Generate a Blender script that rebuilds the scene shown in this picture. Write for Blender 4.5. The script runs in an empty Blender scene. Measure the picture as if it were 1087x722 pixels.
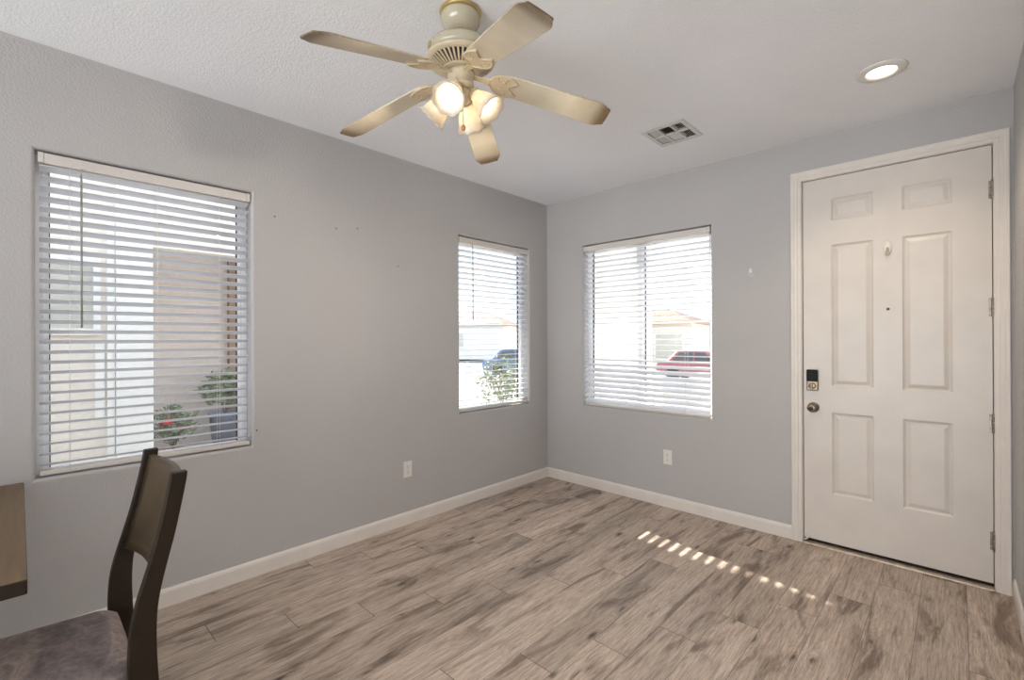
import bpy, bmesh, math, random
from mathutils import Vector, Matrix
from math import sin, cos, pi, radians as R

random.seed(7)
SC = bpy.context.scene
COL = SC.collection

# ------------------------------------------------------------------ camera, world, sun, exposure
F_PX, YAW, ROLL, PITCH = 497.42, -0.75988, -0.0039, 0.0011
cam_d = bpy.data.cameras.new('camera')
cam = bpy.data.objects.new('camera', cam_d); COL.objects.link(cam)
cam_d.sensor_width = 36.0
cam_d.lens = F_PX / 1087 * 36.0
cam_d.shift_y = -2.23 / 1087
cam_d.clip_start = 0.02
fw = Vector((sin(YAW) * cos(PITCH), cos(YAW) * cos(PITCH), sin(PITCH)))
rt = Vector((cos(YAW), -sin(YAW), 0)); up = rt.cross(fw)
r2 = rt * cos(ROLL) + up * sin(ROLL); u2 = -rt * sin(ROLL) + up * cos(ROLL)
m = Matrix((r2, u2, -fw)).transposed().to_4x4()
m.translation = Vector((3.0086, -3.6843, 1.3949))
cam.matrix_world = m
SC.camera = cam

world = bpy.data.worlds.new('sky'); SC.world = world; world.use_nodes = True
wn, wl = world.node_tree.nodes, world.node_tree.links
bg = wn['Background']
tc = wn.new('ShaderNodeTexCoord'); nz = wn.new('ShaderNodeTexNoise'); nz.inputs['Scale'].default_value = 3.2
nz.inputs['Detail'].default_value = 5
rp = wn.new('ShaderNodeValToRGB')
rp.color_ramp.elements[0].position = .42; rp.color_ramp.elements[0].color = (.66, .80, 1.0, 1)
rp.color_ramp.elements[1].position = .62; rp.color_ramp.elements[1].color = (.97, .98, 1.0, 1)
wl.new(tc.outputs['Generated'], nz.inputs['Vector']); wl.new(nz.outputs['Fac'], rp.inputs['Fac'])
wl.new(rp.outputs['Color'], bg.inputs['Color'])
bg.inputs['Strength'].default_value = 1.9

sd = bpy.data.lights.new('sun', 'SUN'); sd.energy = 22.0; sd.angle = R(.42); sd.color = (1.0, .95, .87)
sun = bpy.data.objects.new('sun', sd); COL.objects.link(sun)
sun.rotation_euler = Vector((1, -.16, -.59)).to_track_quat('-Z', 'Y').to_euler()
sun.location = (-10, 3, 12)

def area(name, loc, rot, sx, sy, power, color, spread=180):
    d = bpy.data.lights.new(name, 'AREA'); d.shape = 'RECTANGLE'; d.size = sx; d.size_y = sy
    d.energy = power; d.color = color; d.spread = R(spread)
    o = bpy.data.objects.new(name, d); COL.objects.link(o); o.location = loc; o.rotation_euler = rot
    return o
# added fill lamps in the unseen room behind the camera, with no real source
area('rear_fill', (2.4, -7.75, 1.2), (R(120), 0, 0), 4.4, 2.2, 135, (.90, .95, 1.0), 120)
area('side_fill', (4.85, -5.0, .8), (R(95), 0, R(90)), 2.6, 1.3, 16, (.90, .95, 1.0))
# added fill lamps hidden under the sills, brightening the ceiling like ground bounce
area('sill_fill', (1.0, .80, .15), (R(142), 0, 0), 1.6, .9, 46, (.90, .96, 1.0))
area('sill_fill', (-.80, -.75, .15), (0, R(-142), 0), .9, 1.3, 40, (.90, .96, 1.0))

SC.view_settings.view_transform = 'Standard'
SC.view_settings.look = 'None'
SC.view_settings.gamma = 1.0
SC.view_settings.use_curve_mapping = False
SC.view_settings.exposure = 0.31
SC.cycles.max_bounces = 10; SC.cycles.diffuse_bounces = 6; SC.cycles.glossy_bounces = 4
SC.cycles.transparent_max_bounces = 24; SC.cycles.transmission_bounces = 8
SC.cycles.sample_clamp_indirect = 6.0
SC.cycles.use_denoising = True

# ------------------------------------------------------------------ materials
def lin(c):
    c /= 255.0
    return c / 12.92 if c <= .04045 else ((c + .055) / 1.055) ** 2.4
def rgb(r, g, b): return (lin(r), lin(g), lin(b), 1)

class Nodes:
    def __init__(s, name):
        s.m = bpy.data.materials.new(name); s.m.use_nodes = True
        s.n, s.l = s.m.node_tree.nodes, s.m.node_tree.links
        s.b = s.n['Principled BSDF']; s.out = s.n['Material Output']
    def new(s, t, **kw):
        nd = s.n.new(t)
        for k, v in kw.items():
            if k in nd.inputs.keys(): s.set(nd.inputs[k], v)
            else: setattr(nd, k, v)
        return nd
    def set(s, sock, v):
        if isinstance(v, bpy.types.NodeSocket): s.l.new(v, sock)
        else: sock.default_value = v
    def math(s, op, a, b=0.0, c=None):
        nd = s.n.new('ShaderNodeMath'); nd.operation = op
        s.set(nd.inputs[0], a); s.set(nd.inputs[1], b)
        if c is not None: s.set(nd.inputs[2], c)
        return nd.outputs[0]
    def mix(s, f, a, b, mode='MIX'):
        nd = s.n.new('ShaderNodeMix'); nd.data_type = 'RGBA'; nd.blend_type = mode
        s.set(nd.inputs['Factor'], f); s.set(nd.inputs['A'], a); s.set(nd.inputs['B'], b)
        return nd.outputs['Result']
    def ramp(s, f, stops):
        nd = s.n.new('ShaderNodeValToRGB'); e = nd.color_ramp.elements
        e[0].position, e[0].color = stops[0]; e[1].position, e[1].color = stops[-1]
        for p, c in stops[1:-1]:
            x = e.new(p); x.color = c
        s.set(nd.inputs['Fac'], f)
        return nd.outputs['Color']
    def noise(s, vec, scale, detail=3, rough=.5, dist=0.0):
        nd = s.n.new('ShaderNodeTexNoise')
        s.set(nd.inputs['Vector'], vec); nd.inputs['Scale'].default_value = scale
        nd.inputs['Detail'].default_value = detail; nd.inputs['Roughness'].default_value = rough
        nd.inputs['Distortion'].default_value = dist
        return nd.outputs['Fac']
    def obj(s): return s.new('ShaderNodeTexCoord').outputs['Object']
    def bump(s, h, strength, dist=.01):
        nd = s.n.new('ShaderNodeBump'); s.set(nd.inputs['Height'], h)
        nd.inputs['Strength'].default_value = strength; nd.inputs['Distance'].default_value = dist
        s.l.new(nd.outputs['Normal'], s.b.inputs['Normal'])
    def base(s, c, rough=.5, metal=0.0, spec=.5):
        s.set(s.b.inputs['Base Color'], c); s.set(s.b.inputs['Roughness'], rough)
        s.b.inputs['Metallic'].default_value = metal; s.b.inputs['Specular IOR Level'].default_value = spec

def simple(name, c, rough=.5, metal=0.0, spec=.5, var=.06, vscale=20, bump=0.0, bscale=80):
    k = Nodes(name); o = k.obj(); f = k.noise(o, vscale, 4)
    dark = tuple(x * (1 - var) for x in c[:3]) + (1,); lite = tuple(min(1, x * (1 + var)) for x in c[:3]) + (1,)
    k.base(k.ramp(f, [(.3, dark), (.7, lite)]), rough, metal, spec)
    if bump: k.bump(k.noise(o, bscale, 3), bump, .004)
    return k.m

def paint_wall(name, c, bump, scale, rough=.55):
    k = Nodes(name); o = k.obj()
    a = k.noise(o, scale, 2, .45); a2 = k.ramp(a, [(.42, (0, 0, 0, 1)), (.62, (1, 1, 1, 1))])
    v = k.noise(o, 1.6, 3)
    d = tuple(x * .965 for x in c[:3]) + (1,)
    k.base(k.ramp(v, [(.35, d), (.65, c)]), rough, 0, .35)
    k.bump(a2, bump, .004)
    return k.m

M = {}
M['wall'] = paint_wall('grey_wall_paint', rgb(184, 181, 179), .24, 92)
M['ceiling'] = paint_wall('ceiling_texture', rgb(245, 245, 246), .26, 105, .7)
M['trim'] = simple('white_trim_paint', rgb(222, 214, 205), .38, var=.03, vscale=9)
M['door'] = simple('white_door_paint', rgb(214, 206, 197), .36, var=.035, vscale=5, bump=.05, bscale=140)
M['dark_strip'] = simple('dark_weatherstrip', rgb(34, 27, 22), .8)
M['threshold'] = simple('threshold_metal', rgb(165, 150, 132), .4, .6, var=.2, vscale=40)
M['slat'] = simple('white_vinyl_slat', rgb(216, 216, 220), .38, var=.01)
M['rail'] = simple('white_blind_rail', rgb(208, 202, 195), .4, var=.02)
M['cord'] = simple('white_cord', rgb(225, 225, 222), .7)
M['wand'] = simple('clear_grey_wand', rgb(150, 146, 140), .25, var=.2, vscale=60)
M['vinyl'] = simple('white_vinyl_frame', rgb(232, 233, 235), .4, var=.02)
M['gasket'] = simple('black_gasket', rgb(40, 42, 46), .6)
M['outlet'] = simple('white_plastic', rgb(226, 222, 216), .35, var=.02)
M['slot'] = simple('dark_slot', rgb(60, 56, 52), .6)
M['nickel'] = simple('satin_nickel', rgb(146, 130, 110), .36, 1.0, var=.1, vscale=60)
M['hinge'] = simple('worn_hinge_metal', rgb(150, 140, 131), .36, .9, var=.45, vscale=90)
M['black'] = simple('black_glossy_plastic', rgb(14, 14, 16), .5, 0, .2)
M['steel'] = simple('dark_steel', rgb(70, 66, 62), .35, .9)
M['espresso'] = simple('espresso_wood', rgb(40, 29, 17), .45, 0, .3, var=.22, vscale=14)
M['panel_wood'] = simple('espresso_wood_sheen', rgb(76, 61, 42), .38, var=.12, vscale=12)  # lighter espresso: the back panel's sheen is put into its colour
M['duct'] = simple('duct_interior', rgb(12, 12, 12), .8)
M['vent'] = simple('white_vent_enamel', rgb(214, 212, 208), .4, var=.03)
M['vent_brown'] = simple('shaded_vent_blade', rgb(88, 80, 64), .5, var=.1)  # brown enamel carries the shade of the bank angled away
M['nail'] = simple('dark_nail', rgb(60, 55, 50), .5, .5)

def mk_glass():
    k = Nodes('window_glass')
    tr = k.new('ShaderNodeBsdfTransparent'); tr.inputs['Color'].default_value = (.97, .985, .98, 1)
    gl = k.new('ShaderNodeBsdfGlossy'); gl.inputs['Roughness'].default_value = .02
    mx = k.new('ShaderNodeMixShader'); mx.inputs[0].default_value = .05
    k.l.new(tr.outputs[0], mx.inputs[1]); k.l.new(gl.outputs[0], mx.inputs[2]); k.l.new(mx.outputs[0], k.out.inputs[0])
    return k.m
M['glass'] = mk_glass()

def mk_floor():
    k = Nodes('grey_oak_plank')
    o = k.obj(); sp = k.new('ShaderNodeSeparateXYZ'); k.l.new(o, sp.inputs[0])
    x, y = sp.outputs[0], sp.outputs[1]
    W, L = .18, 1.22
    xr = k.math('DIVIDE', k.math('SUBTRACT', x, .34), W)
    row = k.math('FLOOR', xr); fx = k.math('FRACT', xr)
    yr = k.math('DIVIDE', k.math('SUBTRACT', k.math('ADD', y, 3.06), k.math('MULTIPLY', row, .303)), L)
    colm = k.math('FLOOR', yr); fy = k.math('FRACT', yr)
    cb = k.new('ShaderNodeCombineXYZ'); k.l.new(row, cb.inputs[0]); k.l.new(colm, cb.inputs[1])
    wnz = k.new('ShaderNodeTexWhiteNoise'); wnz.noise_dimensions = '3D'; k.l.new(cb.outputs[0], wnz.inputs['Vector'])
    rv = wnz.outputs['Value']; rc = wnz.outputs['Color']
    sc = k.new('ShaderNodeSeparateColor'); k.l.new(rc, sc.inputs[0])
    def gv(ax, ay, az):
        c = k.new('ShaderNodeCombineXYZ')
        k.l.new(k.math('MULTIPLY_ADD', x, ax, k.math('MULTIPLY', sc.outputs[0], 37.0)), c.inputs[0])
        k.l.new(k.math('MULTIPLY_ADD', y, ay, k.math('MULTIPLY', sc.outputs[1], 53.0)), c.inputs[1])
        k.l.new(k.math('MULTIPLY', rv, az), c.inputs[2])
        return c.outputs[0]
    grain = k.noise(gv(95, 6.0, 11), 1.0, 7, .70, .35)
    fine = k.noise(gv(330, 18, 7), 1.0, 4, .65)
    blot = k.noise(gv(9, 1.5, 23), 1.0, 5, .60, .9)
    # knots: stretched voronoi cells, few of them kept
    kv = gv(6.0, 2.3, 3)
    vo = k.new('ShaderNodeTexVoronoi'); vo.inputs['Scale'].default_value = 1.0; k.l.new(kv, vo.inputs['Vector'])
    vo.voronoi_dimensions = '2D'; vo.inputs['Randomness'].default_value = .9
    vs = k.new('ShaderNodeSeparateColor'); k.l.new(vo.outputs['Color'], vs.inputs[0])
    keep = k.math('GREATER_THAN', vs.outputs[0], .62)
    warp = k.noise(gv(14, 5, 5), 1.0, 3, .6, .8)
    dd = k.math('ADD', k.math('ADD', vo.outputs['Distance'], k.math('MULTIPLY', k.math('SUBTRACT', grain, .5), .14)), k.math('MULTIPLY', k.math('SUBTRACT', warp, .5), .34))
    knot = k.math('MULTIPLY', keep, k.math('SUBTRACT', 1.0, k.math('SMOOTH_MIN', k.math('MULTIPLY', dd, 9.5), 1.0, .1)))
    knot = k.math('MAXIMUM', knot, 0.0)
    rings = k.math('SINE', k.math('MULTIPLY', dd, 70.0))
    ringf = k.math('MULTIPLY', k.math('MULTIPLY', keep, k.math('MAXIMUM', k.math('SUBTRACT', .42, dd), 0.0)), k.math('MULTIPLY', rings, .38))
    # colour
    base = k.ramp(grain, [(.20, rgb(116, 101, 88)), (.40, rgb(172, 157, 144)), (.58, rgb(203, 188, 175)), (.80, rgb(222, 209, 197))])
    streak = k.ramp(blot, [(.35, (.40, .36, .33, 1)), (.47, (.90, .88, .86, 1)), (.70, (1.10, 1.09, 1.08, 1))])
    c1 = k.mix(1.0, base, streak, 'MULTIPLY')
    finec = k.ramp(fine, [(.36, (.74, .73, .72, 1)), (.50, (1, 1, 1, 1)), (.8, (1.04, 1.04, 1.04, 1))])
    c1 = k.mix(1.0, c1, finec, 'MULTIPLY')
    tone = k.ramp(rv, [(0, (.80, .79, .78, 1)), (1, (1.12, 1.10, 1.08, 1))])
    c1 = k.mix(1.0, c1, tone, 'MULTIPLY')
    c1 = k.mix(k.math('MULTIPLY', knot, .85), c1, rgb(58, 46, 38))
    c1 = k.mix(k.math('MULTIPLY', k.math('MAXIMUM', ringf, 0.0), 2.2), c1, rgb(88, 74, 62))
    # seams
    ex = k.math('MINIMUM', fx, k.math('SUBTRACT', 1.0, fx)); ey = k.math('MINIMUM', fy, k.math('SUBTRACT', 1.0, fy))
    sx = k.math('LESS_THAN', ex, .0085); sy = k.math('LESS_THAN', ey, .0013)
    seam = k.math('MAXIMUM', k.math('MULTIPLY', sx, .55), k.math('MULTIPLY', sy, .9))
    c1 = k.mix(seam, c1, rgb(66, 54, 45))
    k.base(c1, k.math('MULTIPLY_ADD', grain, .14, .36), 0, .42)
    hgt = k.math('SUBTRACT', k.math('MULTIPLY_ADD', grain, .35, k.math('MULTIPLY', fine, .25)), k.math('MULTIPLY', seam, 1.0))
    k.bump(hgt, .16, .003)
    return k.m
M['floor'] = mk_floor()

def mk_emit(name, c, s):
    k = Nodes(name); k.base(c, .4)
    k.b.inputs['Emission Color'].default_value = c; k.b.inputs['Emission Strength'].default_value = s
    return k.m
M['bulb'] = mk_emit('lit_bulb', (1.0, .88, .71, 1), 4.6)
M['lens'] = mk_emit('lit_lens', (1.0, .80, .52, 1), 3.6)

def mk_shade():
    k = Nodes('frosted_marbled_glass'); o = k.obj()
    f = k.noise(o, 26, 4, .6, 1.2)
    c = k.ramp(f, [(.35, rgb(234, 224, 208)), (.65, rgb(246, 240, 229))])
    d = k.new('ShaderNodeBsdfDiffuse'); t = k.new('ShaderNodeBsdfTranslucent')
    k.l.new(c, d.inputs['Color']); k.l.new(c, t.inputs['Color'])
    mx = k.new('ShaderNodeMixShader'); mx.inputs[0].default_value = .5
    k.l.new(d.outputs[0], mx.inputs[1]); k.l.new(t.outputs[0], mx.inputs[2])
    g = k.new('ShaderNodeBsdfGlossy'); g.inputs['Roughness'].default_value = .25
    m2 = k.new('ShaderNodeMixShader'); m2.inputs[0].default_value = .05
    k.l.new(mx.outputs[0], m2.inputs[1]); k.l.new(g.outputs[0], m2.inputs[2]); k.l.new(m2.outputs[0], k.out.inputs[0])
    return k.m
M['shade'] = mk_shade()
M['fan'] = simple('antique_cream_enamel', rgb(206, 191, 162), .32, 0, .5, var=.07, vscale=25)
M['fan_grey'] = simple('antique_cream_canopy', rgb(186, 176, 152), .2, 0, .6, var=.06, vscale=12)
M['fan_gold'] = simple('antique_gold_rim', rgb(176, 152, 96), .3, .3, var=.12, vscale=30)

def mk_blade():
    k = Nodes('antique_white_blade'); o = k.obj()
    sp = k.new('ShaderNodeSeparateXYZ'); k.l.new(o, sp.inputs[0])
    n = k.noise(o, 38, 5, .7); n2 = k.noise(o, 9, 3)
    t = k.math('ADD', sp.outputs[0], k.math('MULTIPLY', k.math('SUBTRACT', n, .5), .05))      # along the blade
    edge = k.math('ADD', k.math('ABSOLUTE', sp.outputs[1]), k.math('MULTIPLY', k.math('SUBTRACT', n, .5), .012))
    ft = k.ramp(k.math('DIVIDE', t, .66), [(.72, (0, 0, 0, 1)), (.88, (.45, .45, .45, 1)), (.945, (1, 1, 1, 1))])
    fe = k.ramp(k.math('DIVIDE', edge, .07), [(.86, (0, 0, 0, 1)), (.97, (.7, .7, .7, 1))])
    cream = k.ramp(n2, [(.3, rgb(210, 197, 170)), (.7, rgb(222, 210, 186))])
    brown = k.ramp(n, [(.3, rgb(86, 66, 44)), (.7, rgb(138, 116, 86))])
    fac = k.math('MAXIMUM', ft, fe)
    k.base(k.mix(fac, cream, brown), .34, 0, .5)
    return k.m
M['blade'] = mk_blade()

def mk_suede():
    k = Nodes('grey_brown_suede'); o = k.obj()
    f = k.noise(o, 11, 6, .75, 1.2); f2 = k.noise(o, 55, 4, .7)
    c = k.ramp(f, [(.30, rgb(88, 79, 78)), (.50, rgb(128, 116, 113)), (.72, rgb(172, 154, 142))])
    c = k.mix(.35, c, k.ramp(f2, [(.3, rgb(78, 71, 71)), (.7, rgb(160, 146, 138))]))
    k.base(c, .75, 0, .25); k.bump(f2, .25, .003)
    return k.m
M['suede'] = mk_suede()

def mk_wood(name, dark, lite, rough=.35):
    k = Nodes(name); o = k.obj()
    mp = k.new('ShaderNodeMapping'); mp.inputs['Scale'].default_value = (4, 40, 40); k.l.new(o, mp.inputs['Vector'])
    f = k.noise(mp.outputs[0], 1.0, 5, .6, .4)
    k.base(k.ramp(f, [(.3, dark), (.7, lite)]), rough)
    return k.m
M['table_top'] = mk_wood('brown_table_wood', rgb(88, 70, 46), rgb(112, 90, 60), .45)

# outside
M['stucco'] = simple('cream_stucco', rgb(234, 224, 213), .85, var=.05, vscale=30, bump=.5, bscale=60)
M['stucco_shaded'] = simple('shaded_porch_stucco', rgb(216, 207, 204), .85, var=.06, vscale=25, bump=.5, bscale=60)  # stucco toned greyer; the porch recess shade is put into its colour
M['stucco_white'] = simple('white_stucco', rgb(240, 238, 234), .85, var=.03, vscale=30, bump=.3, bscale=60)
M['post_brown'] = simple('brown_post', rgb(150, 128, 112), .8)
M['roof'] = simple('clay_roof_tile', rgb(128, 104, 92), .8, var=.2, vscale=12, bump=.5, bscale=14)
M['roof_grey'] = simple('grey_roof_tile', rgb(104, 98, 98), .8, var=.2, vscale=12, bump=.5, bscale=14)
M['concrete'] = simple('pale_concrete', rgb(158, 152, 145), .9, var=.05, vscale=4)
M['gravel'] = simple('desert_gravel', rgb(132, 120, 106), .9, var=.22, vscale=45, bump=.5, bscale=60)
M['asphalt'] = simple('faded_asphalt', rgb(104, 104, 106), .9, var=.08, vscale=18)
M['leaf'] = simple('dusty_green_leaf', rgb(128, 144, 116), .6, var=.35, vscale=14)
M['leaf_pale'] = simple('pale_sage_leaf', rgb(120, 130, 98), .65, var=.3, vscale=9)
M['bark'] = simple('grey_bark', rgb(130, 116, 104), .9, var=.25, vscale=30)
M['flower'] = simple('red_flower', rgb(206, 66, 66), .6, var=.2, vscale=40)
M['pot_blue'] = simple('blue_grey_pot', rgb(146, 156, 182), .4, var=.1, vscale=10)
M['pot_clay'] = simple('terracotta_pot', rgb(206, 140, 118), .8, var=.1, vscale=14)
M['red_car'] = simple('red_car_paint', rgb(168, 104, 106), .25, .1, var=.02)
M['blue_car'] = simple('pale_blue_car_paint', rgb(86, 116, 158), .25, .1, var=.02)
M['car_glass'] = simple('dark_car_glass', rgb(70, 78, 86), .1, var=.02)
M['tyre'] = simple('tyre_rubber', rgb(40, 40, 42), .8)
M['pane'] = simple('reflecting_pane', rgb(196, 194, 184), .1, var=.05, vscale=2)

# ------------------------------------------------------------------ mesh helpers
def box(bm, lo, hi, mat=None, mi=0):
    x0, y0, z0 = lo; x1, y1, z1 = hi
    P = [(x0, y0, z0), (x1, y0, z0), (x1, y1, z0), (x0, y1, z0), (x0, y0, z1), (x1, y0, z1), (x1, y1, z1), (x0, y1, z1)]
    v = [bm.verts.new(mat @ Vector(p) if mat else p) for p in P]
    for f in ((3, 2, 1, 0), (4, 5, 6, 7), (0, 1, 5, 4), (1, 2, 6, 5), (2, 3, 7, 6), (3, 0, 4, 7)):
        fc = bm.faces.new([v[i] for i in f]); fc.material_index = mi
    return v

def prism(bm, poly, h0, h1, axis=2, mat=None, mi=0):
    """polygon in the two other axes extruded along axis"""
    def pt(a, b, h):
        p = [0, 0, 0]; o = [i for i in range(3) if i != axis]
        p[o[0]], p[o[1]], p[axis] = a, b, h
        return mat @ Vector(p) if mat else Vector(p)
    A = [bm.verts.new(pt(a, b, h0)) for a, b in poly]; B = [bm.verts.new(pt(a, b, h1)) for a, b in poly]
    n = len(poly); fs = [bm.faces.new(A), bm.faces.new(B[::-1])]
    for i in range(n): fs.append(bm.faces.new([A[i], B[i], B[(i + 1) % n], A[(i + 1) % n]]))
    for f in fs: f.material_index = mi
    return fs

def lathe(bm, prof, seg=32, mat=None, mi=0, cap=True):
    rings = []
    for r, z in prof:
        if r < 1e-6:
            rings.append([bm.verts.new(mat @ Vector((0, 0, z)) if mat else (0, 0, z))])
        else:
            ring = []
            for i in range(seg):
                a = 2 * pi * i / seg; p = Vector((r * cos(a), r * sin(a), z))
                ring.append(bm.verts.new(mat @ p if mat else p))
            rings.append(ring)
    for a, b in zip(rings, rings[1:]):
        for i in range(seg):
            j = (i + 1) % seg
            if len(a) == 1 and len(b) == 1: continue
            if len(a) == 1: f = bm.faces.new([a[0], b[i], b[j]])
            elif len(b) == 1: f = bm.faces.new([a[i], a[j], b[0]])
            else: f = bm.faces.new([a[i], a[j], b[j], b[i]])
            f.material_index = mi; f.smooth = True
    if cap:
        for rg in (rings[0], rings[-1]):
            if len(rg) > 2:
                f = bm.faces.new(rg); f.material_index = mi

def tube(bm, pts, r, seg=8, mi=0, closed=False):
    pts = [Vector(p) for p in pts]; n = len(pts); rings = []
    rr = r if isinstance(r, (list, tuple)) else [r] * n
    ref = None
    for i, p in enumerate(pts):
        if closed: t = pts[(i + 1) % n] - pts[i - 1]
        else: t = pts[min(i + 1, n - 1)] - pts[max(i - 1, 0)]
        t.normalize()
        if ref is None: ref = t.orthogonal()
        a = (ref - t * ref.dot(t)).normalized(); b = t.cross(a); ref = a
        rings.append([bm.verts.new(p + (a * cos(2 * pi * k / seg) + b * sin(2 * pi * k / seg)) * rr[i]) for k in range(seg)])
    pairs = list(zip(rings, rings[1:])) + ([(rings[-1], rings[0])] if closed else [])
    for A, B in pairs:
        for k in range(seg):
            f = bm.faces.new([A[k], A[(k + 1) % seg], B[(k + 1) % seg], B[k]]); f.smooth = True; f.material_index = mi
    if not closed:
        for rg in (rings[0], rings[-1]): f = bm.faces.new(rg); f.material_index = mi

def sweep(bm, path, profile, mi=0):
    """profile [(u, v)] placed in the local frames given by path = [(origin, U, V)]"""
    rows = [[bm.verts.new(o + U * u + V * v) for u, v in profile] for o, U, V in path]
    n = len(profile)
    for A, B in zip(rows, rows[1:]):
        for k in range(n): bm.faces.new([A[k], A[(k + 1) % n], B[(k + 1) % n], B[k]]).material_index = mi
    bm.faces.new(rows[0]); bm.faces.new(rows[-1][::-1])

def obj(name, bm, mats, parent=None, bevel=0.0, smooth=False, loc=None, rot=None, segs=2):
    bmesh.ops.recalc_face_normals(bm, faces=bm.faces)
    me = bpy.data.meshes.new(name); bm.to_mesh(me); bm.free()
    if not isinstance(mats, (list, tuple)): mats = [mats]
    for x in mats: me.materials.append(x)
    if smooth:
        for p in me.polygons: p.use_smooth = True
    o = bpy.data.objects.new(name, me); COL.objects.link(o)
    if parent: o.parent = parent
    if loc is not None: o.location = loc
    if rot is not None: o.rotation_euler = rot
    if bevel:
        b = o.modifiers.new('bevel', 'BEVEL'); b.width = bevel; b.segments = segs; b.limit_method = 'ANGLE'; b.angle_limit = R(40)
    return o

def tag(o, label, cat, group=None, kind=None):
    o['label'] = label; o['category'] = cat
    if group: o['group'] = group
    if kind: o['kind'] = kind
    return o

def empty(name, loc, label, cat, group=None, rotz=0.0, kind=None):
    o = bpy.data.objects.new(name, None); COL.objects.link(o); o.location = loc; o.rotation_euler = (0, 0, rotz)
    o.empty_display_size = .05
    return tag(o, label, cat, group, kind)

def copy_tree(o, parent=None):
    c = o.copy(); COL.objects.link(c)
    if parent: c.parent = parent
    for ch in list(o.children): copy_tree(ch, c)
    return c

# ------------------------------------------------------------------ room shell
H = 2.74
YB, XR, XR2, YH = -8.0, 3.233, 5.0, -2.2        # back of the great room, right wall, hall
TW = .14

def holed_wall(name, axis, sign, u0, u1, z0, z1, holes, label, mat, thick=TW, r=.016):
    """inner face on axis = 0 plane; holes = (u0, u1, z0, z1) as seen at the inner face, with rounded drywall returns"""
    bm = bmesh.new()
    def P(u, z, d):                        # d = depth into the wall
        return (d * sign, u, z) if axis == 0 else (u, d * sign, z)
    us = sorted({u0, u1} | {h[0] for h in holes} | {h[1] for h in holes})
    zs = sorted({z0, z1} | {h[2] for h in holes} | {h[3] for h in holes})
    def inside(u, z): return any(h[0] < u < h[1] and h[2] < z < h[3] for h in holes)
    for d in (0.0, thick):
        vs = {}
        for a, b in zip(us, us[1:]):
            for c, e in zip(zs, zs[1:]):
                if inside((a + b) / 2, (c + e) / 2): continue
                q = []
                for u, z in ((a, c), (b, c), (b, e), (a, e)):
                    if (u, z) not in vs: vs[(u, z)] = bm.verts.new(P(u, z, d))
                    q.append(vs[(u, z)])
                bm.faces.new(q)
    def ring(a, b, c, e, d): return [bm.verts.new(P(*q, d)) for q in ((a, c), (b, c), (b, e), (a, e))]
    for a, b, c, e in holes:
        fl = 0 if c <= z0 + 1e-6 else 1
        rings = []
        for k in range(6):
            t = k / 5 * pi / 2; i = r * sin(t); d = r * (1 - cos(t))
            rings.append(ring(a + i, b - i, c + i * fl, e - i, d))
        i = r
        rings.append(ring(a + i, b - i, c + i * fl, e - i, thick - .002))
        rings.append(ring(a, b, c, e, thick))
        for A, B in zip(rings, rings[1:]):
            for k in range(4):
                if k == 0 and not fl: continue
                bm.faces.new([A[k], A[(k + 1) % 4], B[(k + 1) % 4], B[k]])
    for (ua, za, ub, zb) in ((u0, z0, u1, z0), (u1, z0, u1, z1), (u1, z1, u0, z1), (u0, z1, u0, z0)):
        bm.faces.new([bm.verts.new(P(ua, za, 0)), bm.verts.new(P(ub, zb, 0)), bm.verts.new(P(ub, zb, thick)), bm.verts.new(P(ua, za, thick))])
    bmesh.ops.remove_doubles(bm, verts=bm.verts, dist=1e-5)
    return tag(obj(name, bm, mat), label, 'wall', kind='structure')

ZW0, ZW1 = .752, 2.277
WA = (-3.650, -2.724, ZW0, ZW1); WB = (-1.168, -.259, ZW0, ZW1); WC = (.426, 1.640, ZW0, ZW1)
DOOR = (2.226, 3.172, 0.0, 2.474)
holed_wall('wall_left', 0, -1, YB, 0.0, 0, H, [WA, WB], 'long grey textured wall with two blind-covered windows', M['wall'])
holed_wall('wall_door', 1, 1, -TW, XR + TW, 0, H, [WC, DOOR], 'grey textured wall holding the white door and one window', M['wall'], r=.008)
bm = bmesh.new(); box(bm, (XR, YH, 0), (XR + TW, -.0005, H))
tag(obj('wall_right', bm, M['wall']), 'sliver of grey wall right of the white door', 'wall', kind='structure')
bm = bmesh.new(); box(bm, (XR + TW, YH, 0), (XR2, YH + TW, H))
tag(obj('wall_hall', bm, M['wall']), 'grey wall of the hall beside the room', 'wall', kind='structure')
bm = bmesh.new(); box(bm, (XR2, YB, 0), (XR2 + TW, YH + TW, H))
tag(obj('wall_far', bm, M['wall']), 'grey wall across the great room', 'wall', kind='structure')
bm = bmesh.new(); box(bm, (-TW, YB - TW, 0), (XR2 + TW, YB, H))
tag(obj('wall_back', bm, M['wall']), 'grey wall at the back of the great room', 'wall', kind='structure')
bm = bmesh.new(); box(bm, (-TW, YB - TW, -.12), (XR2 + TW, TW, 0))
tag(obj('floor', bm, M['floor']), 'grey-brown oak plank floor', 'floor', kind='structure')

# ceiling with the register's hole
VX0, VX1, VY0, VY1 = 1.535, 1.768, -.850, -.595
bm = bmesh.new()
xs = [-TW, VX0, VX1, XR2 + TW]; ys = [YB - TW, VY0, VY1, TW]
for i in range(3):
    for j in range(3):
        if i == 1 and j == 1: continue
        box(bm, (xs[i], ys[j], H), (xs[i + 1], ys[j + 1], H + .12))
bmesh.ops.remove_doubles(bm, verts=bm.verts, dist=1e-5)
tag(obj('ceiling', bm, M['ceiling']), 'white textured ceiling', 'ceiling', kind='structure')

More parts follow.
